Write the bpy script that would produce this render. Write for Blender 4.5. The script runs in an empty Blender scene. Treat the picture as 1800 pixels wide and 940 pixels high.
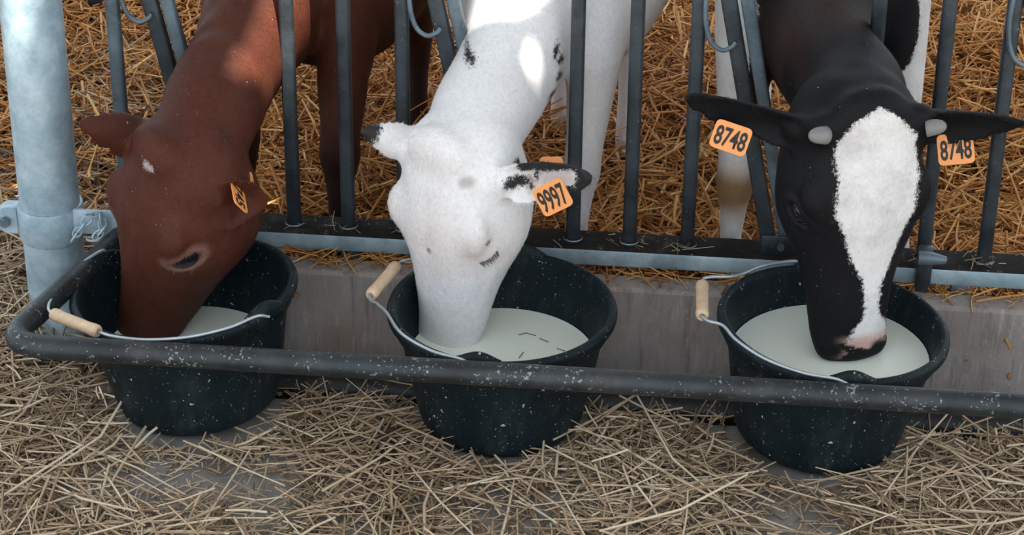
import bpy, bmesh, math, random
import numpy as np
from mathutils import Vector, Matrix, noise as mnoise

random.seed(7)
RNG = np.random.default_rng(11)
R = math.radians
S = bpy.context.scene
COL = S.collection

# ------------------------------------------------------------------ camera
def make_camera():
    p, yaw, roll = R(29.17), R(5.33), R(0.64)
    f = Vector((-math.sin(yaw)*math.cos(p), math.cos(yaw)*math.cos(p), -math.sin(p)))
    r = Vector((math.cos(yaw), math.sin(yaw), 0))
    u = r.cross(f)
    r2 = r*math.cos(roll) + u*math.sin(roll)
    u2 = u*math.cos(roll) - r*math.sin(roll)
    cd = bpy.data.cameras.new('camera')
    cd.sensor_width = 36.0
    cd.lens = 4150/1800*36.0
    cd.clip_start = 0.05
    co = bpy.data.objects.new('camera', cd)
    m = Matrix((r2, u2, -f)).transposed().to_4x4()
    m.translation = Vector((.311, -3.176, 2.059))
    co.matrix_world = m
    COL.objects.link(co)
    S.camera = co
make_camera()

# ------------------------------------------------------------------ world, sun, exposure
wd = bpy.data.worlds.new('sky'); S.world = wd
wd.use_nodes = True
bg = wd.node_tree.nodes['Background']
bg.inputs['Color'].default_value = (.80, .90, 1.0, 1)
bg.inputs['Strength'].default_value = 1.35

SUN_DIR = Vector((-.28, .40, -1.0)).normalized()      # high, from the front right
sd = bpy.data.lights.new('sun', 'SUN'); sd.energy = 13.0; sd.angle = R(0.5); sd.color = (1.0, .93, .82)
so = bpy.data.objects.new('sun', sd); COL.objects.link(so)
so.rotation_euler = SUN_DIR.to_track_quat('-Z', 'Y').to_euler()
so.location = (1, -2, 6)

S.view_settings.view_transform = 'Standard'
S.view_settings.look = 'None'
S.view_settings.gamma = 1
S.view_settings.use_curve_mapping = False
S.view_settings.exposure = 0.45

# ------------------------------------------------------------------ helpers
def tag(o, label=None, cat=None, group=None, kind=None):
    if label: o['label'] = label
    if cat: o['category'] = cat
    if group: o['group'] = group
    if kind: o['kind'] = kind
    return o

def empty(name, loc, label, cat, group=None):
    o = bpy.data.objects.new(name, None)
    o.location = loc; o.empty_display_size = .05
    COL.objects.link(o)
    return tag(o, label, cat, group)

def world_loc(o):
    v = Vector((0, 0, 0))
    while o is not None:
        v += o.location; o = o.parent
    return v

def link_mesh(name, me, mat, parent=None, smooth=True, origin=None):
    """me is given in world coordinates; moved so that its origin is the parent's (or origin)."""
    base = world_loc(parent) if parent is not None else Vector((0, 0, 0))
    org = Vector(origin) if origin is not None else base
    me.transform(Matrix.Translation(-org))
    if mat is not None and len(me.materials) == 0:
        for m in (mat if isinstance(mat, (list, tuple)) else [mat]):
            me.materials.append(m)
    if smooth and len(me.polygons):
        me.polygons.foreach_set('use_smooth', [True]*len(me.polygons))
    o = bpy.data.objects.new(name, me)
    if parent is not None: o.parent = parent
    o.location = org - base
    COL.objects.link(o)
    return o

def mesh_from(verts, faces, name='m'):
    me = bpy.data.meshes.new(name)
    me.from_pydata([tuple(v) for v in verts], [], faces)
    me.update()
    return me

def bm_mesh(bm, name='m'):
    me = bpy.data.meshes.new(name)
    bmesh.ops.recalc_face_normals(bm, faces=bm.faces)
    bm.to_mesh(me); bm.free()
    return me

def sharp(o, ang=35):
    me = o.data
    me.set_sharp_from_angle(angle=R(ang))
    return o

def box_mesh(lo, hi, bevel=0.0, seg=2):
    bm = bmesh.new()
    bmesh.ops.create_cube(bm, size=1)
    lo = Vector(lo); hi = Vector(hi)
    for v in bm.verts:
        v.co = Vector(((lo[i]+hi[i])/2 + v.co[i]*(hi[i]-lo[i]) for i in range(3)))
    if bevel > 0:
        bmesh.ops.bevel(bm, geom=bm.edges[:], offset=bevel, segments=seg, affect='EDGES', profile=.5)
    return bm_mesh(bm)

def bezier_pts(pts, n=10):
    """Catmull-Rom through pts"""
    P = [np.array(p, float) for p in pts]
    P = [2*P[0]-P[1]] + P + [2*P[-1]-P[-2]]
    out = []
    for i in range(1, len(P)-2):
        for k in range(n):
            t = k/n
            a, b, c, d = P[i-1:i+3]
            out.append(.5*((2*b)+(-a+c)*t+(2*a-5*b+4*c-d)*t*t+(-a+3*b-3*c+d)*t**3))
    out.append(P[-2])
    return out

def tube_geo(path, rad, n=10, closed=False, caps=True):
    """verts, faces of a round tube along path; rad a number or list"""
    P = [Vector(p) for p in path]; N = len(P)
    rs = rad if hasattr(rad, '__len__') else [rad]*N
    V = []; F = []
    up = None
    for i in range(N):
        if closed: t = (P[(i+1) % N]-P[i-1]).normalized()
        else: t = (P[min(i+1, N-1)]-P[max(i-1, 0)]).normalized()
        if up is None:
            up = Vector((0, 0, 1)) if abs(t.z) < .9 else Vector((1, 0, 0))
        up = (up - t*up.dot(t)).normalized()
        s = t.cross(up)
        for k in range(n):
            a = 2*math.pi*k/n
            V.append(P[i] + (up*math.cos(a)+s*math.sin(a))*rs[i])
    M = N if closed else N-1
    for i in range(M):
        for k in range(n):
            a = i*n+k; b = i*n+(k+1) % n; c = ((i+1) % N)*n+(k+1) % n; d = ((i+1) % N)*n+k
            F.append((a, b, c, d))
    if caps and not closed:
        F.append(tuple(range(n))[::-1]); F.append(tuple(range((N-1)*n, N*n)))
    return V, F

def tube(name, path, rad, mat, parent=None, n=10, closed=False, origin=None):
    V, F = tube_geo(path, rad, n, closed)
    o = link_mesh(name, mesh_from(V, F), mat, parent, origin=origin)
    return sharp(o, 50)

def lathe_mesh(profile, n=64, M=None):
    V = []; F = []
    for (r, z) in profile:
        for k in range(n):
            a = 2*math.pi*k/n
            V.append(Vector((r*math.cos(a), r*math.sin(a), z)))
    for i in range(len(profile)-1):
        for k in range(n):
            F.append((i*n+k, i*n+(k+1) % n, (i+1)*n+(k+1) % n, (i+1)*n+k))
    F.append(tuple(range(n))[::-1]); F.append(tuple(range((len(profile)-1)*n, len(profile)*n)))
    if M is not None: V = [M @ v for v in V]
    return mesh_from(V, F)

# ------------------------------------------------------------------ node helpers
def new_mat(name):
    m = bpy.data.materials.new(name); m.use_nodes = True
    nt = m.node_tree
    return m, nt, nt.nodes['Principled BSDF']
def nd(nt, typ, ins=None, **props):
    n = nt.nodes.new(typ)
    for k, v in props.items(): setattr(n, k, v)
    for k, v in (ins or {}).items():
        if isinstance(v, bpy.types.NodeSocket): nt.links.new(v, n.inputs[k])
        else: n.inputs[k].default_value = v
    return n
def coords(nt): return nd(nt, 'ShaderNodeTexCoord').outputs['Object']
def noise(nt, vec, scale, detail=4, rough=.55, dist=0):
    return nd(nt, 'ShaderNodeTexNoise', {'Vector': vec, 'Scale': scale, 'Detail': detail, 'Roughness': rough, 'Distortion': dist}).outputs['Fac']
def ramp(nt, fac, stops, interp='LINEAR'):
    n = nt.nodes.new('ShaderNodeValToRGB'); nt.links.new(fac, n.inputs[0])
    cr = n.color_ramp; cr.interpolation = interp
    while len(cr.elements) < len(stops): cr.elements.new(.5)
    for e, (p, c) in zip(cr.elements, stops):
        e.position = p; e.color = (c[0], c[1], c[2], 1) if hasattr(c, '__len__') else (c, c, c, 1)
    return n.outputs['Color']
def mix(nt, fac, a, b, mode='MIX'):
    n = nt.nodes.new('ShaderNodeMix'); n.data_type = 'RGBA'; n.blend_type = mode
    for sock, v in ((n.inputs[0], fac), (n.inputs[6], a), (n.inputs[7], b)):
        if isinstance(v, bpy.types.NodeSocket): nt.links.new(v, sock)
        elif hasattr(v, '__len__'): sock.default_value = (v[0], v[1], v[2], 1)
        else: sock.default_value = v
    return n.outputs[2]
def math_n(nt, op, a, b=0.0, c=0.0, clamp=False):
    n = nt.nodes.new('ShaderNodeMath'); n.operation = op; n.use_clamp = clamp
    for i, v in enumerate((a, b, c)):
        if isinstance(v, bpy.types.NodeSocket): nt.links.new(v, n.inputs[i])
        else: n.inputs[i].default_value = v
    return n.outputs[0]
def bump(nt, bsdf, height, strength=.3, dist=.002):
    b = nd(nt, 'ShaderNodeBump', {'Height': height, 'Strength': strength, 'Distance': dist})
    nt.links.new(b.outputs[0], bsdf.inputs['Normal'])
def specks(nt, vec, scale, amount, clump=.5):
    """irregular splashed flecks, gathered in places; amount 0..1"""
    a = noise(nt, vec, scale, 2.5, .6)
    b = noise(nt, vec, scale*.13, 3, .6)
    t = math_n(nt, 'ADD', a, math_n(nt, 'MULTIPLY', math_n(nt, 'SUBTRACT', b, .5), clump))
    lo = .76-.12*amount
    return nd(nt, 'ShaderNodeMapRange', {0: t, 1: lo, 2: lo+.025, 3: 0.0, 4: 1.0}).outputs[0]

def mat_galv():
    m, nt, b = new_mat('galvanised_steel')
    v = coords(nt)
    vo = nd(nt, 'ShaderNodeTexVoronoi', {'Vector': v, 'Scale': 55.0}).outputs['Color']
    g = nd(nt, 'ShaderNodeSeparateColor', {0: vo}).outputs[0]
    c = ramp(nt, noise(nt, v, 11, 6, .7), [(.30, (.17, .26, .32)), (.5, (.33, .45, .52)), (.72, (.58, .68, .73))])
    c = mix(nt, math_n(nt, 'MULTIPLY', g, .18), c, (.62, .70, .75))
    c = mix(nt, math_n(nt, 'MULTIPLY', ramp(nt, noise(nt, v, 24, 4), [(.6, 0), (.75, 1)]), .35), c, (.20, .19, .18))
    nt.links.new(c, b.inputs['Base Color'])
    b.inputs['Metallic'].default_value = .25; b.inputs['Roughness'].default_value = .5
    bump(nt, b, noise(nt, v, 60, 3), .12, .001)
    return m

def mat_bar(name, base, light, dirt, dirtamt=.55, speck=.8, topdirt=False):
    m, nt, b = new_mat(name)
    v = coords(nt)
    c = ramp(nt, noise(nt, v, 14, 6, .65), [(.3, base), (.62, light)])
    d = ramp(nt, noise(nt, v, 9, 5, .7), [(.5, 0), (.68, 1)])
    c = mix(nt, math_n(nt, 'MULTIPLY', d, dirtamt), c, dirt)
    if topdirt:
        nz = nd(nt, 'ShaderNodeSeparateXYZ', {0: nd(nt, 'ShaderNodeNewGeometry').outputs['Normal']}).outputs[2]
        t = ramp(nt, math_n(nt, 'ADD', nz, math_n(nt, 'MULTIPLY', noise(nt, v, 40, 4), .35)), [(.55, 0), (.8, 1)])
        dc = ramp(nt, noise(nt, v, 22, 5, .7), [(.3, (.010, .009, .009)), (.58, (.028, .024, .022)), (.78, (.11, .085, .065))])
        c = mix(nt, t, c, dc)
        nt.links.new(math_n(nt, 'MULTIPLY_ADD', t, .4, .45), b.inputs['Roughness'])
        nt.links.new(math_n(nt, 'MULTIPLY_ADD', t, -.42, .5), b.inputs['Specular IOR Level'])
        nt.links.new(math_n(nt, 'MULTIPLY_ADD', t, -.25, .25), b.inputs['Metallic'])
    sp = specks(nt, v, 190, speck, .45)
    c = mix(nt, math_n(nt, 'MULTIPLY', sp, .6), c, (.36, .38, .375))
    nt.links.new(c, b.inputs['Base Color'])
    b.inputs['Metallic'].default_value = .3; b.inputs['Roughness'].default_value = .45
    bump(nt, b, noise(nt, v, 130, 5, .7), .4, .0015)
    return m

def mat_rubber():
    m, nt, b = new_mat('black_rubber')
    v = coords(nt)
    c = ramp(nt, noise(nt, v, 11, 6, .65), [(.3, (.003, .007, .009)), (.7, (.009, .018, .022))])
    sm = nd(nt, 'ShaderNodeMapping', {'Vector': v, 'Scale': (1, 1, .35)}).outputs[0]
    smudge = ramp(nt, noise(nt, sm, 26, 5, .7), [(.52, 0), (.72, 1)])
    c = mix(nt, math_n(nt, 'MULTIPLY', smudge, .38), c, (.05, .062, .06))
    s = math_n(nt, 'ADD', specks(nt, v, 130, .42, .35), specks(nt, v, 320, .45, .35), clamp=True)
    c = mix(nt, math_n(nt, 'MULTIPLY', s, .8), c, (.50, .54, .53))
    nt.links.new(c, b.inputs['Base Color'])
    b.inputs['Roughness'].default_value = .5; b.inputs['Specular IOR Level'].default_value = .2
    bump(nt, b, noise(nt, v, 45, 4), .12, .002)
    return m

def mat_simple(name, col, rough=.5, metal=0.0, var=.15, scale=20, bmp=.1, sss=0):
    m, nt, b = new_mat(name)
    v = coords(nt)
    c = mix(nt, noise(nt, v, scale, 4), tuple(x*(1-var) for x in col), tuple(min(1, x*(1+var)) for x in col))
    nt.links.new(c, b.inputs['Base Color'])
    b.inputs['Roughness'].default_value = rough; b.inputs['Metallic'].default_value = metal
    if bmp: bump(nt, b, noise(nt, v, scale*4, 3), bmp, .001)
    if sss:
        b.inputs['Subsurface Weight'].default_value = sss
        b.inputs['Subsurface Radius'].default_value = (.01, .008, .006); b.inputs['Subsurface Scale'].default_value = 1
    return m

def mat_wood():
    m, nt, b = new_mat('turned_wood')
    v = coords(nt)
    st = nd(nt, 'ShaderNodeMapping', {'Vector': v, 'Scale': (1, 1, 1)}).outputs[0]
    c = ramp(nt, noise(nt, st, 60, 5, .6, 1.5), [(.3, (.60, .40, .25)), (.7, (.76, .56, .38))])
    nt.links.new(c, b.inputs['Base Color']); b.inputs['Roughness'].default_value = .55
    return m

def mat_milk():
    m, nt, b = new_mat('milk')
    v = coords(nt)
    c = mix(nt, ramp(nt, noise(nt, v, 30, 6, .7, 2), [(.66, 0), (.74, 1)]), (.80, .84, .76), (.68, .72, .62))
    nt.links.new(c, b.inputs['Base Color']); b.inputs['Roughness'].default_value = .22
    b.inputs['Subsurface Weight'].default_value = .2; b.inputs['Subsurface Scale'].default_value = .01
    return m

def mat_concrete(name, a, bcol, stain, streak=False):
    m, nt, b = new_mat(name)
    v = coords(nt)
    c = ramp(nt, noise(nt, v, 6, 8, .65), [(.3, a), (.7, bcol)])
    c = mix(nt, math_n(nt, 'MULTIPLY', ramp(nt, noise(nt, v, 3.3, 5, .6), [(.5, 0), (.65, 1)]), .7), c, stain)
    if streak:
        sv = nd(nt, 'ShaderNodeMapping', {'Vector': v, 'Scale': (1, 1, .12)}).outputs[0]
        st = ramp(nt, noise(nt, sv, 110, 5, .75), [(.55, 0), (.66, 1)])
        c = mix(nt, math_n(nt, 'MULTIPLY', st, .55), c, (.42, .40, .385))
        st2 = ramp(nt, noise(nt, sv, 50, 4, .7), [(.52, 0), (.66, 1)])
        c = mix(nt, math_n(nt, 'MULTIPLY', st2, .5), c, (.085, .062, .05))
    s = specks(nt, v, 170, .6, .4)
    c = mix(nt, math_n(nt, 'MULTIPLY', s, .6), c, (.45, .44, .42))
    nt.links.new(c, b.inputs['Base Color']); b.inputs['Roughness'].default_value = .7
    bump(nt, b, noise(nt, v, 50, 6, .7), .5, .004)
    return m

def mat_straw(name, dark, mid, light):
    m, nt, b = new_mat(name)
    a = nd(nt, 'ShaderNodeAttribute', attribute_name='tone').outputs['Fac']
    v = coords(nt)
    c = ramp(nt, a, [(.0, dark), (.5, mid), (1., light)])
    c = mix(nt, math_n(nt, 'MULTIPLY', noise(nt, v, 160, 3), .35), c, dark)
    nt.links.new(c, b.inputs['Base Color']); b.inputs['Roughness'].default_value = .5
    return m

def mat_coat(name, colA, colB, rough=.55, spec=.3, dust=0):
    """short fur: colA with patches of colB where the vertex field 'patch' is positive, ragged edge, plus a painted tint"""
    m, nt, b = new_mat(name)
    v = coords(nt)
    f = nd(nt, 'ShaderNodeAttribute', attribute_name='patch').outputs['Fac']
    n1 = noise(nt, v, 160, 4, .7)
    n2 = noise(nt, v, 420, 2, .6)
    e = math_n(nt, 'ADD', f, math_n(nt, 'MULTIPLY', math_n(nt, 'SUBTRACT', n1, .5), .022))
    e = math_n(nt, 'ADD', e, math_n(nt, 'MULTIPLY', math_n(nt, 'SUBTRACT', n2, .5), .012))
    k = nd(nt, 'ShaderNodeMapRange', {0: e, 1: -.0025, 2: .0025, 3: 0.0, 4: 1.0}).outputs[0]
    va = mix(nt, n1, tuple(x*.78 for x in colA), tuple(min(1, x*1.2) for x in colA))
    vb = mix(nt, n1, tuple(x*.86 for x in colB), tuple(min(1, x*1.10) for x in colB))
    c = mix(nt, k, va, vb)
    t = nd(nt, 'ShaderNodeAttribute', attribute_name='tint')
    c = mix(nt, t.outputs['Alpha'], c, t.outputs['Color'])
    c = mix(nt, math_n(nt, 'MULTIPLY', ramp(nt, noise(nt, v, 14, 4, .6), [(.42, 0), (.66, 1)]), .28 if max(colA) < .3 else .07), c, (.25, .22, .24), 'MULTIPLY')
    if dust:
        c = mix(nt, specks(nt, v, 210, dust, .30), c, (.42, .38, .36))
    ht = nd(nt, 'ShaderNodeAttribute', attribute_name='hair_tone').outputs['Fac']
    hs = nd(nt, 'ShaderNodeHueSaturation', {'Color': c, 'Value': math_n(nt, 'ADD', ht, 1.0)})
    c = hs.outputs[0]
    nt.links.new(c, b.inputs['Base Color'])
    b.inputs['Roughness'].default_value = rough
    b.inputs['Specular IOR Level'].default_value = spec
    bump(nt, b, math_n(nt, 'ADD', noise(nt, v, 240, 4, .7, .6), math_n(nt, 'MULTIPLY', noise(nt, v, 45, 3), 1.5)), .30, .002)
    return m

GALV = mat_galv()
BAR = mat_bar('worn_steel', (.017, .022, .027), (.058, .073, .085), (.014, .014, .015), .6, .35)
BARLIGHT = mat_bar('worn_light_steel', (.06, .09, .11), (.15, .20, .235), (.03, .034, .038), .5, .35)
SILL = mat_bar('dirty_galvanised_steel', (.20, .31, .36), (.40, .52, .58), (.06, .06, .06), .45, .5, topdirt=True)
RAIL = mat_bar('grimy_pipe_steel', (.010, .013, .015), (.034, .040, .044), (.075, .075, .072), .45, .95)
RUBBER = mat_rubber()
WIRE = mat_simple('wire_steel', (.50, .55, .58), .35, .6, .15, 60)
WOOD = mat_wood()
MILK = mat_milk()
BITS = mat_simple('straw_bits', (.20, .16, .11), .6, 0, .3, 60, 0)
CONC = mat_concrete('wet_concrete', (.15, .14, .125), (.40, .39, .375), (.12, .095, .072))
KERB = mat_concrete('kerb_concrete', (.22, .185, .165), (.37, .33, .305), (.25, .17, .125), True)
BEDBASE = mat_concrete('trodden_straw', (.17, .075, .022), (.34, .16, .05), (.10, .045, .014))
STRAW_BED = mat_straw('fresh_straw', (.28, .095, .020), (.66, .295, .070), (.95, .61, .24))
STRAW_FLOOR = mat_straw('dirty_straw', (.19, .115, .065), (.55, .395, .25), (.95, .79, .57))
ORANGE = mat_simple('orange_plastic', (.80, .30, .085), .45, 0, .06, 40, 0)
INK = mat_simple('black_ink', (.012, .010, .010), .6, 0, .1, 40, 0)
EYE = mat_simple('dark_eye', (.008, .009, .014), .06, 0, .1, 20, 0)
HORN = mat_simple('grey_horn', (.20, .195, .185), .6, 0, .2, 60, .3)
HOOF = mat_simple('dark_hoof', (.045, .038, .032), .5, 0, .3, 40, .2)
LASHW = mat_simple('grey_lashes', (.10, .085, .08), .6, 0, .1, 40, 0)
DUNG = mat_simple('dark_manure', (.045, .024, .014), .55, 0, .5, 60, .6)
ROOFM = mat_simple('shade_roof_sheet', (.42, .42, .42), .6, 0, .15, 3)

# ------------------------------------------------------------------ the setting: floor, bedding ground, kerb, added shade roof
def smooth01(t):
    t = np.clip(t, 0, 1); return t*t*(3-2*t)
def ground_z(x, y):
    x = np.asarray(x, float); y = np.asarray(y, float)
    wav = .006*np.sin(x*7+1)*np.sin(y*9+2)+.004*np.sin(x*17+y*11)
    left = smooth01((-.72-x)/.15)                       # left of the post there is no gutter
    gut = -.066*smooth01((y-.025)/.055)*(1-left)
    bed = .03+.018*np.sin(x*3.1+2)*np.sin(y*2.7)+.012*np.sin(x*8+y*5)+.016*np.sin(x*23+5*np.sin(y*9))*np.sin(y*19+4*np.sin(x*7))
    k = smooth01((y-.205)/.02)
    kl = smooth01((y-.0)/.5)
    front = gut + wav*.6
    leftz = wav + .05*kl
    return (1-left)*((1-k)*front + k*bed) + left*((1-kl)*leftz+kl*(bed*.6+.03))

def grid_mesh(x0, x1, y0, y1, nx, ny, dz=0):
    X, Y = np.meshgrid(np.linspace(x0, x1, nx), np.linspace(y0, y1, ny))
    Z = ground_z(X, Y)+dz
    V = np.stack([X.ravel(), Y.ravel(), Z.ravel()], 1)
    F = [(j*nx+i, j*nx+i+1, (j+1)*nx+i+1, (j+1)*nx+i) for j in range(ny-1) for i in range(nx-1)]
    return mesh_from(V, F)
floor = link_mesh('floor', grid_mesh(-2.6, 2.8, -4.6, .215, 110, 150), CONC)
tag(floor, 'damp grey concrete floor in front of the feed fence', kind='structure')
bedg = link_mesh('bedding_ground', grid_mesh(-2.6, 2.8, .215, 4.2, 110, 90), BEDBASE)
tag(bedg, 'brown trodden ground of the pen under the straw', kind='structure')
kerb = link_mesh('kerb', box_mesh((-.70, .182, -.10), (2.6, .232, .148), .006), KERB, smooth=False)
tag(kerb, 'low stained concrete kerb below the feed fence', kind='structure')

yard = link_mesh('yard', box_mesh((-30, -30, -.40), (30, 30, -.13)), CONC, smooth=False)  # unseen ground slab added to keep sky light from coming up from below
tag(yard, 'wide unseen concrete yard around the pen, added to block light from below', kind='structure')
# unseen roof added to shade the pen, holes cut to place the sun patches
ROOF_Z = 4.4
SPOTS = [((-.385, .40, .60), [(-.035, -.30), (.045, -.25), (.060, .01), (.045, .11), (.015, .07), (-.03, -.09)]),       # brown neck
         ((-.02, .275, .59), [(-.055, -.01), (.01, -.015), (.05, .04), (.06, .25), (-.055, .25)]),           # white neck
         ((.022, .225, .52), [(-.012, -.02), (.010, -.03), (.014, .02), (-.008, .025)]),
         ((-.760, .155, .73), [(-.02, -.07), (.03, -.09), (.05, .12), (-.03, .12)]),                # post
         ((.575, .45, .60), [(-.03, -.02), (.02, -.03), (.03, .20), (-.03, .20)])]
def inside(px, py, poly):
    c = False; j = len(poly)-1
    for i in range(len(poly)):
        xi, yi = poly[i]; xj, yj = poly[j]
        if (yi > py) != (yj > py) and px < (xj-xi)*(py-yi)/(yj-yi)+xi: c = not c
        j = i
    return c
def make_shade_roof():
    V = []; F = []; idx = {}
    def vert(x, y):
        k = (round(x, 4), round(y, 4))
        if k not in idx: idx[k] = len(V); V.append((x, y, ROOF_Z))
        return idx[k]
    holes = []
    for p, poly in SPOTS:
        p = Vector(p); t = (p.z-ROOF_Z)/SUN_DIR.z
        o = p-SUN_DIR*t; holes.append((o.x, o.y, poly))
    xs = [h[0] for h in holes]; ys = [h[1] for h in holes]
    x0, x1, y0, y1 = min(xs)-.3, max(xs)+.3, min(ys)-.45, max(ys)+.45
    st = .012
    nx = int((x1-x0)/st)+1; ny = int((y1-y0)/st)+1
    x1 = x0+nx*st; y1 = y0+ny*st
    for i in range(nx):
        run = None
        for j in range(ny):
            cx, cy = x0+(i+.5)*st, y0+(j+.5)*st
            hole = any(abs(cx-hx) < .4 and abs(cy-hy) < .4 and inside(cx-hx, cy-hy, poly) for hx, hy, poly in holes)
            if not hole and run is None: run = j
            if (hole or j == ny-1) and run is not None:
                e = j if hole else ny
                F.append((vert(x0+i*st, y0+run*st), vert(x0+(i+1)*st, y0+run*st), vert(x0+(i+1)*st, y0+e*st), vert(x0+i*st, y0+e*st)))
                run = None
    X0, X1, Y0, Y1 = -5, 6, -2.75, 2.7
    Y0 = min(Y0, y0-.1)
    for a, b_, c, d in ((X0, x0, Y0, Y1), (x1, X1, Y0, Y1), (x0, x1, Y0, y0), (x0, x1, y1, Y1)):
        F.append((vert(a, c), vert(b_, c), vert(b_, d), vert(a, d)))
    o = link_mesh('shade_roof', mesh_from(V, F), ROOFM, smooth=False)
    sol = o.modifiers.new('thickness', 'SOLIDIFY'); sol.thickness = .004
    tag(o, 'unseen grey roof added to shade the pen, gaps cut for sun patches', kind='structure')
make_shade_roof()

# ------------------------------------------------------------------ fence
FY = .28                 # plane of the bars
ZS = .184                # top of the sill
ZT = 1.06
fence = empty('feed_fence', (.1, FY, .155), 'grey steel feed fence of upright bars with slanting locking bars above the concrete kerb', 'fence')
sharp(link_mesh('bottom_rail', box_mesh((-.645, .243, .154), (2.3, .313, ZS), .004), SILL, fence))
sharp(link_mesh('top_rail', box_mesh((-.70, .25, ZT), (2.3, .31, ZT+.05), .006), SILL, fence))
def upright(x, mat=BAR, w=.0115):
    z0 = ZS-.002
    bm = bmesh.new()
    o = link_mesh('upright_bar', box_mesh((x-w, FY-.010, z0), (x+w, FY+.010, ZT+.003), .006, 3), mat, fence)
    return sharp(o, 60)
BARS = [-.664, -.380, -.288, -.193, .090, .184, .280, .560, .668, .767, 1.03, 1.125, 1.22]
for x in BARS:
    upright(x, BARLIGHT if x < -.6 else BAR)
    # weld beads at the foot of each bar
    V, F = tube_geo([(x+.0135*math.cos(a), FY+.0125*math.sin(a), ZS+.001) for a in np.linspace(0, 2*math.pi, 13)[:-1]], .0028, 6, True)
    link_mesh('weld_bead', mesh_from(V, F), SILL, fence)
def locking_bar(xb, k=.206):
    """pair of flat bars leaning left, pivoting on the bottom rail at xb"""
    for dx, m, w in ((-.0, BAR, .0125), (.029, BARLIGHT, .0105)):
        p0 = Vector((xb+dx, FY, ZS+.005)); p1 = Vector((xb+dx-k*(ZT-ZS), FY, ZT))
        t = (p1-p0).normalized(); s = Vector((t.z, 0, -t.x))
        V = []
        bm = bmesh.new()
        for p in (p0, p1):
            for a, b_ in ((-1, -1), (1, -1), (1, 1), (-1, 1)):
                bm.verts.new(p+s*w*a+Vector((0, .010*b_, 0)))
        bm.verts.ensure_lookup_table(); v = bm.verts
        for f in ((0, 1, 2, 3), (4, 5, 6, 7), (0, 1, 5, 4), (1, 2, 6, 5), (2, 3, 7, 6), (3, 0, 4, 7)):
            bm.faces.new([v[i] for i in f])
        bmesh.ops.bevel(bm, geom=bm.edges[:], offset=.004, segments=2, affect='EDGES', profile=.5)
        sharp(link_mesh('locking_bar', bm_mesh(bm), m, fence), 60)
    # wire latch loop hanging from the left bar
    x0 = xb-k*(.60-ZS); z0 = .60
    pts = bezier_pts([(x0-.030, FY-.012, .74), (x0-.040, FY-.014, .62), (x0-.032, FY-.016, .565), (x0-.013, FY-.016, .545), (x0+.004, FY-.014, .55), (x0+.010, FY-.012, .558)], 6)
    tube('latch_loop', pts, .0042, BARLIGHT, fence, 8)
    # pivot ear and bolt on the bottom rail
    sharp(link_mesh('pivot_ear', box_mesh((xb-.014, FY-.02, ZS-.001), (xb+.045, FY-.014, ZS+.035), .003), BAR, fence))
    tube('pivot_bolt', [(xb+.018, FY-.028, ZS+.018), (xb+.018, FY+.016, ZS+.018)], .006, BARLIGHT, fence, 8)
for xb in (-.522, -.053, .416, .886):
    locking_bar(xb)
# hinge plate with bolt below the right bar, foot under the rail
sharp(link_mesh('hinge_plate', box_mesh((.655, .228, .148), (.680, .245, .228), .004), BAR, fence))
tube('hinge_bolt', [(.655, .222, .215), (.672, .222, .215), (.700, .222, .213)], [.012, .012, .006], BARLIGHT, fence, 10)
sharp(link_mesh('rail_foot', box_mesh((.715, .243, .05), (.742, .262, .157), .003), BARLIGHT, fence))
sharp(link_mesh('rail_foot', box_mesh((-.30, .262, .05), (-.27, .28, .157), .003), BARLIGHT, fence))

# ------------------------------------------------------------------ post with clamp, chain
post = empty('support_post', (-.774, .2, 0), 'thick pale galvanised round post at the left end of the fence', 'post')
V, F = tube_geo([(-.774, .2, -.02), (-.774, .2, .6), (-.774, .2, 4.395)], .0495, 40)
sharp(link_mesh('shaft', mesh_from(V, F), GALV, post), 50)
V, F = tube_geo([(-.774, .2, .180), (-.774, .2, .183), (-.774, .2, .237), (-.774, .2, .240)], [.053, .0545, .0545, .053], 40)
sharp(link_mesh('clamp_band', mesh_from(V, F), GALV, post), 40)
bm = bmesh.new()
# rounded lug at the left of the clamp
pts = [(-.825, .187), (-.825, .235), (-.848, .235), (-.860, .228), (-.866, .212), (-.862, .196), (-.850, .187)]
vs = [bm.verts.new((x, .182, z)) for x, z in pts]
f = bm.faces.new(vs)
r = bmesh.ops.extrude_face_region(bm, geom=[f])
bmesh.ops.translate(bm, verts=[v for v in r['geom'] if isinstance(v, bmesh.types.BMVert)], vec=(0, .03, 0))
bmesh.ops.bevel(bm, geom=bm.edges[:], offset=.002, segments=2, affect='EDGES')
sharp(link_mesh('clamp_ear', bm_mesh(bm), GALV, post), 40)
tube('clamp_bolt', [(-.846, .172, .211), (-.846, .179, .211), (-.846, .180, .211), (-.846, .222, .211)], [.0095, .0095, .006, .006], BARLIGHT, post, 6)
sharp(link_mesh('clamp_plate', box_mesh((-.728, .17, .20), (-.63, .178, .245), .003), GALV, post), 40)
sharp(link_mesh('clamp_plate', box_mesh((-.728, .205, .196), (-.63, .213, .225), .003), GALV, post), 40)

chain = empty('short_chain', (-.69, .165, .22), 'short galvanised chain looped through the clamp beside the post', 'chain')
cp = bezier_pts([(-.722, .150, .205), (-.708, .148, .225), (-.688, .150, .247), (-.675, .154, .240), (-.676, .154, .218), (-.690, .150, .203)], 2)
for i, p in enumerate(cp):
    q = cp[(i+1) % len(cp)]; p = Vector(p); q = Vector(q)
    t = (q-p).normalized() if i < len(cp)-1 else Vector((-1, 0, 0))
    s = t.cross(Vector((0, 1, 0))).normalized() if i % 2 else Vector((0, 1, 0))
    c = p
    path = [c+t*math.cos(a)*.0115+s*math.sin(a)*.0062 for a in np.linspace(0, 2*math.pi, 15)[:-1]]
    tube('chain_link', path, .0019, GALV, chain, 6, True)

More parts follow.
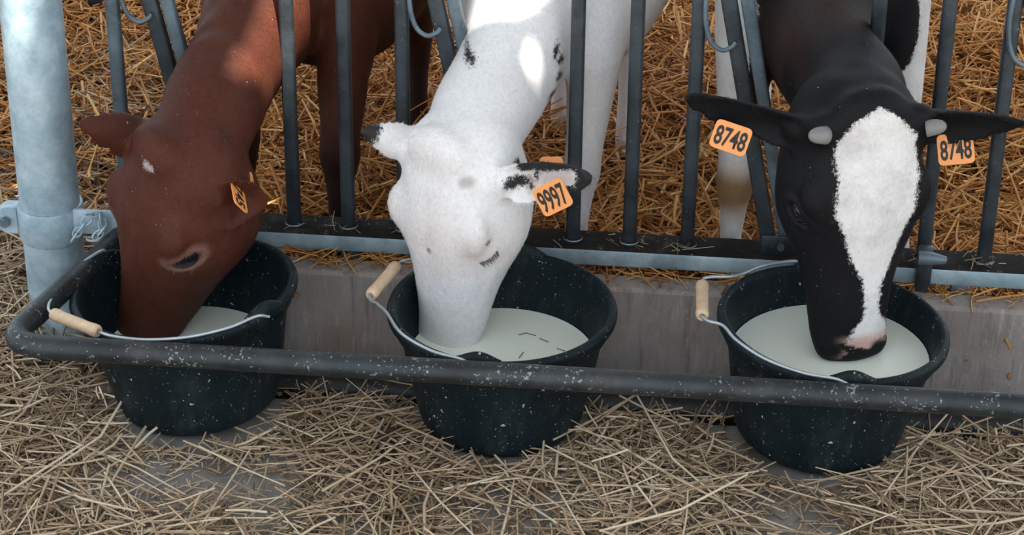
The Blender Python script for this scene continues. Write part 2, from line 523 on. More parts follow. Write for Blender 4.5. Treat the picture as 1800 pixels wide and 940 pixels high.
# ------------------------------------------------------------------ front rail and low pipe
rail = empty('front_rail', (0, -.203, .209), 'grimy dark pipe rail in front of the buckets bent back to the post', 'rail')
path = [(2.3, -.203, .209), (1.6, -.203, .209), (.8, -.203, .209), (0, -.203, .209), (-.58, -.203, .209), (-.66, -.203, .209), (-.693, -.200, .209), (-.720, -.184, .208), (-.727, -.150, .207), (-.715, -.10, .205), (-.692, .0, .202), (-.662, .12, .200), (-.637, .225, .197)]
pp = []
for i in range(4): pp += [np.array(path[i])+(np.array(path[i+1])-np.array(path[i]))*t for t in np.linspace(0, 1, 12)[:-1]]
pp += bezier_pts(path[4:], 5)
tube('pipe', pp, .0185, RAIL, rail, 20)
low = tube('low_pipe', [(-.62, .120, -.040), (0, .120, -.040), (1, .120, -.040), (2.3, .120, -.040)], .021, RAIL, None, 16, origin=(0, .120, -.061))
tag(low, 'dark grimy pipe lying in straw along the foot of the kerb', 'pipe')

# ------------------------------------------------------------------ buckets and milk
def bucket(c, tilt, label, lug_deg, milk_z, handle, milk_label):
    """tilt: (angle about y, angle about x) degrees"""
    root = empty('feed_bucket', c, label, 'bucket', 'rubber milk buckets standing in the rail')
    base = Matrix.Translation(Vector(c)) @ Matrix.Rotation(R(tilt[0]), 4, 'Y') @ Matrix.Rotation(R(tilt[1]), 4, 'X')
    prof = [(.02, 0), (.100, 0), (.118, .004), (.128, .014), (.133, .03), (.150, .115), (.160, .168), (.164, .172), (.168, .175), (.170, .185), (.1755, .190), (.180, .197), (.1805, .204), (.178, .210), (.173, .2125), (.168, .210), (.165, .203), (.158, .165), (.145, .10), (.126, .02), (.115, .011), (.02, .010)]
    link_mesh('shell', lathe_mesh(prof, 96, base), RUBBER, root)
    for sgn in (0, 180):
        a = R(lug_deg+sgn)
        # humped lug on the rim with a slot for the wire
        bm = bmesh.new()
        N = 12; ring = []
        for i in range(N+1):
            t = -1+2*i/N
            ang = a+t*.20
            h = .013*math.cos(t*math.pi/2)**1.2
            sec = []
            for (rr, zz) in ((.166, .200), (.168, .212+h), (.174, .2145+h), (.181, .210+h), (.183, .192), (.174, .188)):
                sec.append(bm.verts.new(base @ Vector((rr*math.cos(ang), rr*math.sin(ang), zz))))
            ring.append(sec)
        for i in range(N):
            for k in range(6):
                bm.faces.new((ring[i][k], ring[i][(k+1) % 6], ring[i+1][(k+1) % 6], ring[i+1][k]))
        bm.faces.new(ring[0]); bm.faces.new(ring[-1][::-1])
        link_mesh('lug', bm_mesh(bm), RUBBER, root)
    # bail wire: lug - along the rim - grip - along the rim - lug
    def on_rim(p):
        if len(p) == 3: return Vector(p)
        ang, rr_, zz = R(p[0]), p[1] if p[1] else .1815, .2150
        return base @ Vector((rr_*math.cos(ang), rr_*math.sin(ang), zz))
    def slot(sgn):
        a = R(lug_deg+sgn); return base @ Vector((.1845*math.cos(a), .1845*math.sin(a), .205))
    P = bezier_pts([slot(0)]+[on_rim(p) for p in handle['wire']]+[slot(180)], 8)
    wire = tube('bail_wire', P, .0026, WIRE, root, 8)
    a0, a1 = Vector(handle['grip'][0]), Vector(handle['grip'][1])
    ax = (a1-a0).normalized(); L = (a1-a0).length
    side = ax.cross(Vector((0, 0, 1))).normalized(); up = side.cross(ax)
    M = Matrix((side, up, ax)).transposed().to_4x4(); M.translation = a0
    gp = [(.0035, .004), (.004, 0), (.0085, 0), (.0102, .003), (.0105, .010), (.0095, .022), (.0098, L*.5), (.0096, L-.022), (.0106, L-.010), (.0100, L-.003), (.0085, L), (.004, L), (.0035, L-.004)]
    link_mesh('grip', lathe_mesh(gp, 20, M), WOOD, root)
    # milk: a slightly domed disc reaching the bucket wall, level
    zc = milk_z
    Rm = (Matrix.Rotation(R(tilt[0]), 4, 'Y') @ Matrix.Rotation(R(tilt[1]), 4, 'X')).to_3x3()
    V = []; n = 64
    inv = base.inverted()
    def wall(zl):   # inner radius at local height
        zs = [.011, .02, .10, .165, .203]; rs = [.115, .126, .145, .158, .165]
        return float(np.interp(zl, zs, rs))-.0012
    for ring_ in (1.0, .97, .6, .25):
        for k in range(n):
            an = 2*math.pi*k/n
            r0 = .13
            for it in range(6):
                pw = Vector((c[0]+r0*math.cos(an), c[1]+r0*math.sin(an), zc))
                pl = inv @ pw
                r0 += wall(pl.z)-math.hypot(pl.x, pl.y)
            V.append(Vector((c[0]+r0*ring_*math.cos(an), c[1]+r0*ring_*math.sin(an), zc+(.0012 if ring_ == 1 else 0))))
    V.append(Vector((c[0], c[1], zc)))
    F = []
    for j in range(3):
        for k in range(n): F.append((j*n+k, j*n+(k+1) % n, (j+1)*n+(k+1) % n, (j+1)*n+k))
    for k in range(n): F.append((3*n+k, 3*n+(k+1) % n, 4*n))
    # body of the liquid down to the bottom so it is a volume
    b0 = len(V)
    for k in range(n):
        v = V[k]; pl = inv @ v
        an = math.atan2(pl.y, pl.x)
        V.append(base @ Vector((.110*math.cos(an), .110*math.sin(an), .013)))
    for k in range(n): F.append((k, b0+k, b0+(k+1) % n, (k+1) % n))
    F.append(tuple(b0+k for k in range(n)))
    mo = link_mesh('milk', mesh_from(V, F), MILK, None, origin=(c[0], c[1], c[2]+.013))
    sharp(mo, 60)
    tag(mo, milk_label, 'milk')
    return root

bucket((-.487, -.008, .005), (-5.0, -1.2), 'black rubber bucket under the brown calf nearest the post', -32, .095,
       {'wire': [(-39, 0), (-55, 0), (-75, 0), (-95, .182), (-112, .183), (-.602, -.158, .214), (-.643, -.138, .214), (-.685, -.116, .216), (-.697, -.095, .217), (-.698, -.06, .216), (-.692, .0, .216), (-.678, .05, .217), (-.655, .085, .220)],
        'grip': [(-.602, -.158, .214), (-.685, -.116, .216)]}, 'pale milk low in the bucket of the brown calf')
bucket((.0, .0, .0), (0, 0), 'black rubber bucket in the middle under the white calf', -96, .118,
       {'wire': [(-104, 0), (-120, 0), (-142, 0), (-163, .182), (-.194, -.02, .211), (-.209, .008, .2085), (-.1795, .093, .2180), (-.165, .108, .220), (132, 0), (112, 0), (92, 0)],
        'grip': [(-.209, .008, .2085), (-.1795, .093, .2180)]}, 'milk with stray straw bits in the middle bucket')
bucket((.500, .004, .003), (4.0, -.5), 'black rubber bucket on the right brim-high with milk under the black calf', -82, .152,
       {'wire': [(-90, 0), (-106, 0), (-126, 0), (-146, 0), (-160, .183), (.312, -.026, .226), (.309, .074, .227), (.318, .092, .229), (147, .183), (128, 0), (110, 0)],
        'grip': [(.312, -.026, .226), (.309, .074, .227)]}, 'brim-high pale milk in the right-hand bucket')

# ------------------------------------------------------------------ calves
def ring_pts(c, X, Y, hw, top, bot, n=28, ex=2.3, kb=1.0, kt=1.0):
    """egg shaped super-ellipse; top/bot are offsets along Y from c"""
    out = []
    mid = (top+bot)/2; hh = (top-bot)/2
    for k in range(n):
        a = 2*math.pi*k/n
        ca, sa = math.cos(a), math.sin(a)
        x = math.copysign(abs(ca)**(2/ex), ca); y = math.copysign(abs(sa)**(2/ex), sa)
        wv = hw*((kt-1)*max(0, y)+(kb-1)*max(0, -y)+1)
        out.append(c+X*(x*wv)+Y*(mid+y*hh))
    return out
class Geo:
    def __init__(s): s.V = []; s.F = []
    def loft(s, rings):
        n = len(rings[0]); b = len(s.V)
        for r_ in rings: s.V += r_
        for i in range(len(rings)-1):
            for k in range(n):
                s.F.append((b+i*n+k, b+i*n+(k+1) % n, b+(i+1)*n+(k+1) % n, b+(i+1)*n+k))
        for idx, rev in ((0, True), (len(rings)-1, False)):
            c = sum(rings[idx], Vector((0, 0, 0)))/n
            ci = len(s.V); s.V.append(c)
            for k in range(n):
                f = (b+idx*n+k, b+idx*n+(k+1) % n, ci)
                s.F.append(f[::-1] if rev else f)
    def ell(s, c, A, B, C_, n=16, m=10):
        rings = []
        for i in range(1, m):
            th = math.pi*i/m
            rings.append([c+C_*(-math.cos(th))+(A*math.cos(2*math.pi*k/n)+B*math.sin(2*math.pi*k/n))*math.sin(th) for k in range(n)])
        s.loft(rings)
    def limb(s, pts, X, n=18):
        """pts: (center, half width x, half depth) ; roughly vertical limb or general path"""
        P = [Vector(p[0]) for p in pts]; rings = []
        for i, p in enumerate(pts):
            t = (P[min(i+1, len(P)-1)]-P[max(i-1, 0)]).normalized()
            xx = (Vector(X)-t*Vector(X).dot(t)).normalized(); yy = t.cross(xx).normalized()
            rings.append([P[i]+xx*p[1]*math.cos(2*math.pi*k/n)+yy*p[2]*math.sin(2*math.pi*k/n) for k in range(n)])
        s.loft(rings)

HEAD = [(-.045, -.055, -.120, .040, 1), (-.020, -.022, -.150, .074, 1), (.010, -.002, -.170, .090, .9), (.05, .006, -.184, .098, .84),
        (.09, .010, -.193, .104, .80), (.13, .010, -.198, .109, .76), (.165, .004, -.192, .106, .74), (.20, -.005, -.174, .092, .76),
        (.235, -.012, -.155, .077, .80), (.27, -.017, -.138, .067, .84), (.305, -.020, -.126, .061, .87), (.335, -.021, -.116, .059, .9),
        (.355, -.023, -.102, .060, .88), (.372, -.028, -.086, .054, .86), (.386, -.035, -.076, .044, .88), (.396, -.046, -.070, .030, .92)]

def add_hair(root, me, body, U, Wd, hd, cfg):
    """short flat-lying coat hairs over the part of the calf that faces the feed fence"""
    n = len(me.vertices)
    co = np.empty(n*3); me.vertices.foreach_get('co', co); co = co.reshape(-1, 3)+np.array(root.location)
    no = np.empty(n*3); me.vertices.foreach_get('normal', no); no = no.reshape(-1, 3)
    r = np.random.default_rng(17)
    pa = np.empty(n, np.float32); me.attributes['patch'].data.foreach_get('value', pa)
    ti = np.empty(n*4, np.float32); me.attributes['tint'].data.foreach_get('color', ti); ti = ti.reshape(-1, 4)
    u, v, w = hd.T
    ok = (co[:, 1] < .62) & (no @ np.array((0, -.85, .5)) > -.35)
    ok &= ~((u > .345) & (u < .42) & (np.abs(v) < .07))
    idx = r.choice(np.where(ok)[0], cfg.get('hairs', 60000))
    p = co[idx]; nn = no[idx]; m = len(idx)
    p = p+r.normal(0, .0018, (m, 3)); p -= nn*np.sum((p-co[idx])*nn, 1)[:, None]
    head = (u[idx] > .0) & (u[idx] < .42) & (np.abs(v[idx]) < .16) & (w[idx] < .06) & (w[idx] > -.22)
    flow = np.where(head[:, None], np.array(U)*1.0-np.array(Wd)*.35, np.array((.0, .5, -.8)))
    top = np.exp(-(((u[idx]-.05)/.05)**2+(v[idx]/.06)**2))[:, None]
    flow = flow+top*r.normal(0, .7, (m, 3))+r.normal(0, .28, (m, 3))
    flow -= nn*np.sum(flow*nn, 1)[:, None]
    flow /= np.linalg.norm(flow, axis=1)[:, None]+1e-9
    L = r.uniform(.005, .010, m)*cfg.get('hairlen', 1.0)
    lean = r.uniform(.06, .24, m)
    d = flow*np.cos(lean)[:, None]+nn*np.sin(lean)[:, None]
    sd_ = np.cross(d, nn); sd_ /= np.linalg.norm(sd_, axis=1)[:, None]+1e-9
    hw = r.uniform(.00022, .00042, m)[:, None]
    V = np.stack([p-nn*.0006-sd_*hw, p-nn*.0006+sd_*hw, p+d*L[:, None]], 1).reshape(-1, 3)
    hm = bpy.data.meshes.new('hair')
    hm.vertices.add(m*3); hm.vertices.foreach_set('co', V.ravel())
    hm.loops.add(m*3); hm.loops.foreach_set('vertex_index', np.arange(m*3, dtype=np.int32))
    hm.polygons.add(m); hm.polygons.foreach_set('loop_start', np.arange(0, m*3, 3, dtype=np.int32))
    hm.update(calc_edges=True)
    for nm, typ, key, dat in (('patch', 'FLOAT', 'value', np.repeat(pa[idx], 3)), ('tint', 'FLOAT_COLOR', 'color', np.repeat(ti[idx], 3, axis=0).ravel()),
                              ('hair_tone', 'FLOAT', 'value', np.repeat(r.normal(0, .09, m), 3).astype(np.float32))):
        a = hm.attributes.new(nm, typ, 'POINT'); a.data.foreach_set(key, dat.astype(np.float32))
    o = link_mesh('short_hair', hm, cfg['mat'], root)
    o.data.normals_split_custom_set_from_vertices(np.repeat(nn, 3, axis=0).tolist())
    tag(o, kind='stuff')

def calf(cfg):
    P = Vector(cfg['poll']); T = Vector(cfg['tip']); psi = R(cfg['yaw'])
    w0 = Vector((math.sin(psi), -math.cos(psi), 0))
    U = (T+w0*.05-P); s = U.length/.39; U.normalize()
    Wd = (w0-U*w0.dot(U)).normalized(); Vv = Wd.cross(U)
    if cfg.get('roll'):
        q = Matrix.Rotation(R(cfg['roll']), 3, Wd); U = q @ U; Vv = q @ Vv
    def H(u, v, w): return P+(U*u+Vv*v+Wd*w)*s
    hw_k = cfg.get('wide', 1.0)
    g = Geo()
    # smooth resample of head stations
    arr = np.array(HEAD)
    us = np.concatenate([np.linspace(-.045, .36, 30), np.linspace(.365, .396, 7)])
    rings = []
    for u in us:
        top, bot, hw, kb = [float(np.interp(u, arr[:, 0], arr[:, i])) for i in range(1, 5)]
        rings.append(ring_pts(H(u, 0, 0), Vv*s, Wd*s, hw*hw_k, top, bot*(1+(cfg.get('deep', 1.0)-1)*float(np.interp(u, [.0, .1, .3, .36], [0, 1, 1, 0]))), 36, float(np.interp(u, [.30, .38], [2.35, 1.95])), kb, .93))
    g.loft(rings)
    for sg in (-1, 1):
        g.ell(H(.118, sg*.070*hw_k, -.020), U*.044*s, Vv*.028*s, Wd*.019*s)          # brow
        g.ell(H(.120, sg*.066*hw_k, -.118), U*.080*s, Vv*.028*s, Wd*.052*s)          # jaw muscle
        g.ell(H(.20, sg*.048*hw_k, -.075), U*.06*s, Vv*.024*s, Wd*.035*s)          # cheek bone
        g.ell(H(.366, sg*.034, -.048), U*.024*s, Vv*.026*s, Wd*.022*s)          # nostril wing
        if cfg.get('horn', True):
            g.ell(H(.015, sg*.070, -.022), U*.028*s, Vv*.026*s, Wd*.022*s)      # horn base swelling
    g.ell(H(.368, 0, -.044), U*.024*s, Vv*.044*s, Wd*.024*s)                    # nose pad
    g.ell(H(.0, 0, -.022), U*.045*s, Vv*.060*s, Wd*.030*s)                       # poll
    g.ell(H(.322, 0, -.106), U*.034*s, Vv*.038*s, Wd*.020*s)                     # chin
    # ears
    ears = []
    for e in cfg['ears']:
        b = H(*e['base']); tip = Vector(e['tip']); ax = tip-b; L = ax.length; ax = ax.normalized()
        fr = Vector(e['face']); fr = (fr-ax*fr.dot(ax)).normalized()            # direction the hollow faces
        sd_ = ax.cross(fr).normalized()
        ears.append((b, ax, sd_, fr, L, e))
        rings = []
        hwid = e.get('w', .036)
        for t in np.linspace(0, 1, 16):
            wv = float(np.interp(t, [0, .1, .3, .5, .7, .85, .95, 1], e.get('prof', [.62, .74, .95, 1.0, .88, .62, .36, .14])))*hwid
            cup = float(np.interp(t, [0, .2, .6, 1], [.9, .75, .5, .2]))*wv*.9
            th = float(np.interp(t, [0, .15, .5, 1], [.012, .008, .0055, .0042]))
            c = b+ax*(L*t)+Vector((0, 0, 0))
            bend = e.get('droop', 0)*t*t
            c = c+Vector((0, 0, -bend))
            sec = []
            n = 11
            for k in range(n):
                q = -1+2*k/(n-1)
                sec.append(c+sd_*wv*q*(1-.10*q*q)+fr*(cup*(q*q)-cup*.35+th*math.sqrt(max(0.06, 1-q*q))))
            for k in range(n):
                q = 1-2*k/(n-1)
                sec.append(c+sd_*wv*q*(1-.10*q*q)+fr*(cup*(q*q)-cup*.35-th*math.sqrt(max(0.06, 1-q*q))))
            rings.append(sec)
        g.loft(rings)
        g.ell(b+ax*.012, ax*.030, sd_*.024, fr*.022)
    # neck
    nk = cfg['neck']
    nk_pts = [(H(.02, 0, -.095), .066*s*hw_k, .072*s)]+[(Vector(p), a, b_) for p, a, b_ in nk]
    path = [np.concatenate([np.array(p), [a, b_]]) for p, a, b_ in nk_pts]
    sm = bezier_pts(path, 6)
    g.limb([(Vector(q[:3]), q[3], q[4]) for q in sm], (1, 0, 0), 26)
    # torso
    sm = bezier_pts([np.concatenate([np.array(p), [a, b_]]) for p, a, b_ in cfg['torso']], 5)
    g.limb([(Vector(q[:3]), q[3], q[4]) for q in sm], (1, 0, 0), 28)
    # legs
    for lg in cfg['legs']:
        sm = bezier_pts([np.concatenate([np.array(p), [a, b_]]) for p, a, b_ in lg], 4)
        g.limb([(Vector(q[:3]), q[3], q[4]) for q in sm], (1, 0, 0), 16)
    # one skin
    tmp = bpy.data.objects.new('tmp', mesh_from(g.V, g.F)); COL.objects.link(tmp)
    md = tmp.modifiers.new('r', 'REMESH'); md.mode = 'VOXEL'; md.voxel_size = .0045
    dg = bpy.context.evaluated_depsgraph_get()
    me = bpy.data.meshes.new_from_object(tmp.evaluated_get(dg))
    bpy.data.objects.remove(tmp)
    n = len(me.vertices)
    co = np.empty(n*3); me.vertices.foreach_get('co', co); co = co.reshape(-1, 3)
    ed = np.empty(len(me.edges)*2, dtype=np.int32); me.edges.foreach_get('vertices', ed); ed = ed.reshape(-1, 2)
    deg = np.bincount(ed.ravel(), minlength=n).clip(1)
    wgt = np.ones(n)
    for ear in ears:
        t, q, f = ear_coords(co, ear)
        wgt = np.where((t > -.05) & (t < 1.3) & (np.abs(q) < 1.8) & (np.abs(f) < .05), 1-smooth01((t-.05)/.2), wgt)
    for it in range(34):
        lam = .5*(wgt if it > 4 else np.ones(n))
        avg = np.stack([np.bincount(ed[:, 0], co[ed[:, 1], k], n)+np.bincount(ed[:, 1], co[ed[:, 0], k], n) for k in range(3)], 1)/deg[:, None]
        co = co+(avg-co)*lam[:, None]
    me.vertices.foreach_set('co', co.ravel()); me.update()
    no = np.empty(n*3); me.vertices.foreach_get('normal', no); no = no.reshape(-1, 3)
    B = np.array([U, Vv, Wd])
    hd = (co-np.array(P)) @ B.T/s                                  # head coordinates
    u, v, w = hd.T
    disp = np.zeros(n)
    eyes = []; eyeline = []
    for sg in (-1, 1):
        ec = cfg.get('eye', (.148, .088, -.040))
        # find the skin there, and work in its tangent plane
        near = (np.hypot(u-ec[0], w-ec[2]) < .012) & (v*sg > .03)
        pos = Vector(co[near].mean(0)); nrm = Vector(no[near].mean(0)).normalized()
        e1 = U*.62+Wd*.78; e1 = (e1-nrm*e1.dot(nrm)).normalized()
        e2 = nrm.cross(e1)
        if e2.dot(U) < 0: e2 = -e2
        dd = co-np.array(pos)
        l1, l2 = dd @ np.array(e1), dd @ np.array(e2)
        es = cfg.get('eyesize', 1.0)*s
        d3 = np.sqrt((l1/1.6)**2+(l2/.85)**2)/es
        on = (np.abs(dd @ np.array(nrm)) < .045) & (d3 < .06) & (v*sg > .02)
        if cfg.get('closed'):
            bow = l2-.005+.004*(l1/.018)**2
            disp += np.where(on, .0035*np.exp(-(d3/.021)**2)-.0025*np.exp(-(bow/.0030)**2-(l1/.020)**4), 0)
            eyeline.append(np.where(on, np.exp(-(bow/.0026)**2-(l1/.019)**6), 0))
        else:
            disp += np.where(on, -.010*np.exp(-(d3/.0120)**6)+.0034*np.exp(-((d3-.0170)/.0045)**2)-.0012*np.exp(-((d3-.027)/.005)**2), 0)
            eyeline.append(np.where(on, np.exp(-((d3-.0165)/.0055)**2), 0))
        eyes.append((sg, pos, nrm, e1, e2, es))
        # nostril
        dn = np.sqrt(((u-.366)/.75)**2+((v-sg*.036)/1.0)**2+((w+.040)/.8)**2)
        disp += -.011*np.exp(-(dn/.011)**2)
        disp += np.where(v*sg > .02, .002*np.exp(-((w+.020)/.018)**2-((u-.118)/.03)**2), 0)             # brow
        disp += np.where(v*sg > .02, -.002*np.exp(-((w+.040)/.022)**2-((u-.078)/.022)**2), 0)            # hollow above the eye
        disp += np.where(v*sg > .02, .0028*np.exp(-((w+.062+(u-.2)*.1)/.010)**2)*smooth01((u-.175)/.03)*smooth01((.30-u)/.05), 0)   # facial ridge
        disp += np.where(v*sg > .02, -.0018*np.exp(-((w+.100)/.020)**2)*smooth01((u-.19)/.03)*smooth01((.33-u)/.05), 0)
        # slight hollow in front of the eye and under the brow
        dh = np.sqrt(((u-.20)/1.6)**2+((v-sg*.062)/.7)**2+((w+.02)/.7)**2)
        disp += -.0035*np.exp(-(dh/.026)**2)
    disp += -.002*np.exp(-(v/.012)**2)*smooth01((u-.05)/.04)*smooth01((.2-u)/.04)*(w > -.05)
    # mouth line
    mouth = (u > .295) & (u < .405) & (np.abs(v) < .08)
    disp += np.where(mouth, -.0045*np.exp(-((w+.088-.5*(u-.36))/.0042)**2)*smooth01((u-.295)/.03), 0)
    # wrinkled skin folds on the neck
    if cfg.get('folds'):
        f = smooth01((co[:, 1]-.1)/.1)*smooth01((.6-co[:, 1])/.1)*(co[:, 2] > .3)
        disp += f*.0012*np.sin(co[:, 1]*120+4*np.sin(co[:, 2]*14))
    co2 = co+no*(disp*s)[:, None]
    me.vertices.foreach_set('co', co2.ravel())
    me.update()
    # colour fields
    patch, tint = cfg['paint'](co2, u, v, w, ears, no, np.maximum(*eyeline))
    at = me.attributes.new('patch', 'FLOAT', 'POINT'); at.data.foreach_set('value', patch.astype(np.float32))
    at = me.attributes.new('tint', 'FLOAT_COLOR', 'POINT'); at.data.foreach_set('color', tint.astype(np.float32).ravel())
    root = empty('calf', cfg['loc'], cfg['label'], 'calf', 'calves drinking milk through the fence')
    body = link_mesh('body', me, cfg['mat'], root)
    add_hair(root, me, body, U, Wd, hd, cfg)
    # eyes
    for sg, pos, nrm, e1, e2, es in eyes:
        if cfg.get('closed'):
            # closed lid: a row of dark lashes along the slit
            V = []; F = []
            for k in range(11):
                t = -1+2*k/10+.04*math.sin(k*5.1)
                p = pos+e1*(.015*t)+e2*(.005-.004*(.015*t/.018)**2)+nrm*.0025
                dr = (nrm*.55+e2*.8-e1*.25*t).normalized()
                L_ = .0075+.002*math.sin(k*3.3)
                v_, f_ = tube_geo([p-dr*.003, p+dr*L_*.5, p+dr*L_-e2*.0006], [.0013, .0010, .0003], 5)
                b_ = len(V); V += v_; F += [tuple(x+b_ for x in f) for f in f_]
            link_mesh('eyelashes', mesh_from(V, F), LASHW, root)
            continue
        r0 = .0235*es
        c = pos-nrm*(r0-.0042*es)
        bm = bmesh.new(); bmesh.ops.create_uvsphere(bm, u_segments=28, v_segments=20, radius=r0)
        M_ = Matrix((e1*1.12, e2, nrm)).transposed().to_4x4(); M_.translation = c
        bmesh.ops.transform(bm, matrix=M_, verts=bm.verts)
        link_mesh('eye', bm_mesh(bm), EYE, root)
    for k in cfg.get('extras', []): k(root, H, U, Vv, Wd, s, ears)
    # hooves
    for lg in cfg['legs']:
        p = Vector(lg[-1][0]); hx = lg[-1][1]
        bm = bmesh.new()
        bmesh.ops.create_cone(bm, cap_ends=True, segments=14, radius1=hx*1.35, radius2=hx*1.08, depth=.05)
        bmesh.ops.translate(bm, verts=bm.verts, vec=p+Vector((0, -.006, -.015)))
        sharp(link_mesh('hoof', bm_mesh(bm), HOOF, root), 40)
    return root

def front_leg(x, y, z0=.03, lean=0.0, yo=0.0, k=1.0, xt=None):
    """front leg standing at x,y; top of the leg at xt"""
    xt = x if xt is None else xt
    def X(t): return x+(xt-x)*t
    return [((X(1), y+yo+.10, z0+.58), .060*k, .095*k), ((X(.85), y+yo+.07, z0+.47), .054*k, .080*k), ((X(.62), y+yo*.6+.03, z0+.36), .042*k, .052*k),
            ((X(.38), y+yo*.3, z0+.27), .033*k, .036*k), ((X(.26), y, z0+.225), .035*k, .036*k), ((X(.18), y, z0+.185), .026*k, .027*k),
            ((X(.08), y, z0+.12), .020*k, .023*k), ((x, y, z0+.075), .024*k, .027*k), ((x, y-.008, z0+.03), .022*k, .025*k)]
def hind_leg(x, y, z0=.03, k=1.0):
    return [((x, y, z0+.62), .075*k, .13*k), ((x, y-.04, z0+.47), .062*k, .095*k), ((x, y+.0, z0+.37), .045*k, .055*k), ((x, y+.055, z0+.29), .032*k, .04*k),
            ((x, y+.065, z0+.25), .028*k, .034*k), ((x, y+.055, z0+.17), .021*k, .024*k), ((x, y+.045, z0+.08), .024*k, .027*k), ((x, y+.035, z0+.03), .023*k, .026*k)]

def fur_noise(co, sc, seed):
    """cheap smooth noise"""
    r = np.random.default_rng(seed); out = np.zeros(len(co))
    for i in range(7):
        k = r.normal(size=3)*sc; out += np.sin(co @ k+r.uniform(0, 6.3))
    return out/7

# --- ear tags
def ear_tag(root, centre, xdir, ndir, size, text, label, stud=None, fs=1.0):
    x = Vector(xdir).normalized(); nrm = Vector(ndir); nrm = (nrm-x*nrm.dot(x)).normalized(); y = nrm.cross(x)
    M = Matrix((x, y, nrm)).transposed().to_4x4(); M.translation = Vector(centre)
    W_, H_ = size
    bm = bmesh.new()
    pts = []
    for cx, cy, a0 in ((1, 1, 0), (-1, 1, 90), (-1, -1, 180), (1, -1, 270)):
        for a in (0, 30, 60, 90):
            rr = .007
            pts.append((cx*(W_/2-rr)+rr*math.cos(R(a0+a)), cy*(H_/2-rr)+rr*math.sin(R(a0+a))))
    nx = 8
    f = bm.faces.new([bm.verts.new((px, py, .0009)) for px, py in pts])
    r_ = bmesh.ops.extrude_face_region(bm, geom=[f])
    bmesh.ops.translate(bm, verts=[q for q in r_['geom'] if isinstance(q, bmesh.types.BMVert)], vec=(0, 0, -.0018))
    bmesh.ops.transform(bm, matrix=M, verts=bm.verts)
    to = link_mesh('ear_tag', bm_mesh(bm), ORANGE, root, smooth=False)
    tag(to, label)
    if text:
        cu = bpy.data.curves.new('digits', 'FONT'); cu.body = text; cu.align_x = 'CENTER'; cu.align_y = 'CENTER'
        cu.size = 1.0; cu.extrude = .0; cu.offset = .022; cu.resolution_u = 4
        ob = bpy.data.objects.new('digits', cu); COL.objects.link(ob)
        bpy.context.view_layer.update()
        me = bpy.data.meshes.new_from_object(ob.evaluated_get(bpy.context.evaluated_depsgraph_get()))
        bpy.data.objects.remove(ob)
        cc = np.array([q.co[:] for q in me.vertices]); lo, hi = cc.min(0), cc.max(0)
        sx = W_*.86/(hi[0]-lo[0]); sy = H_*.60*fs/(hi[1]-lo[1])
        for q in me.vertices:
            q.co = M @ Vector(((q.co.x-(lo[0]+hi[0])/2)*sx, (q.co.y-(lo[1]+hi[1])/2)*sy-.001, .0014))
        link_mesh('lettering', me, INK, to, smooth=False)
    if stud is not None:
        bm = bmesh.new()
        bmesh.ops.create_cone(bm, cap_ends=True, segments=18, radius1=.0135, radius2=.011, depth=.005)
        q = Vector(stud[1]).normalized().to_track_quat('Z', 'Y').to_matrix().to_4x4(); q.translation = Vector(stud[0])
        bmesh.ops.transform(bm, matrix=q, verts=bm.verts)
        link_mesh('tag_stud', bm_mesh(bm), ORANGE, root)
def rear_tag(root, centre, xdir, ndir, size=(.036, .040)):
    """blank back half of an ear tag, its rounded top showing above the ear"""
    ear_tag(root, centre, xdir, ndir, size, None, None)
def horn_bud(pos, up, r0=.017, h=.030):
    def k(root, H, U, Vv, Wd, s, ears):
        p = H(*pos); a = (Vv*up[1]+U*up[0]+Wd*up[2]).normalized()
        pts = [(p-a*.008, r0*1.1), (p, r0), (p+a*h*.4, r0*.92), (p+a*h*.75, r0*.70), (p+a*h*.95, r0*.38), (p+a*h, r0*.08)]
        V, F = tube_geo([q[0] for q in pts], [q[1] for q in pts], 14)
        link_mesh('horn_bud', mesh_from(V, F), HORN, root)
    return k

def ear_coords(co, ear):
    b, ax, sd_, fr, L, e = ear
    d = co-np.array(b)
    t = d @ np.array(ax)/L; q = d @ np.array(sd_)/e.get('w', .036); f = d @ np.array(fr)
    return t, q, f

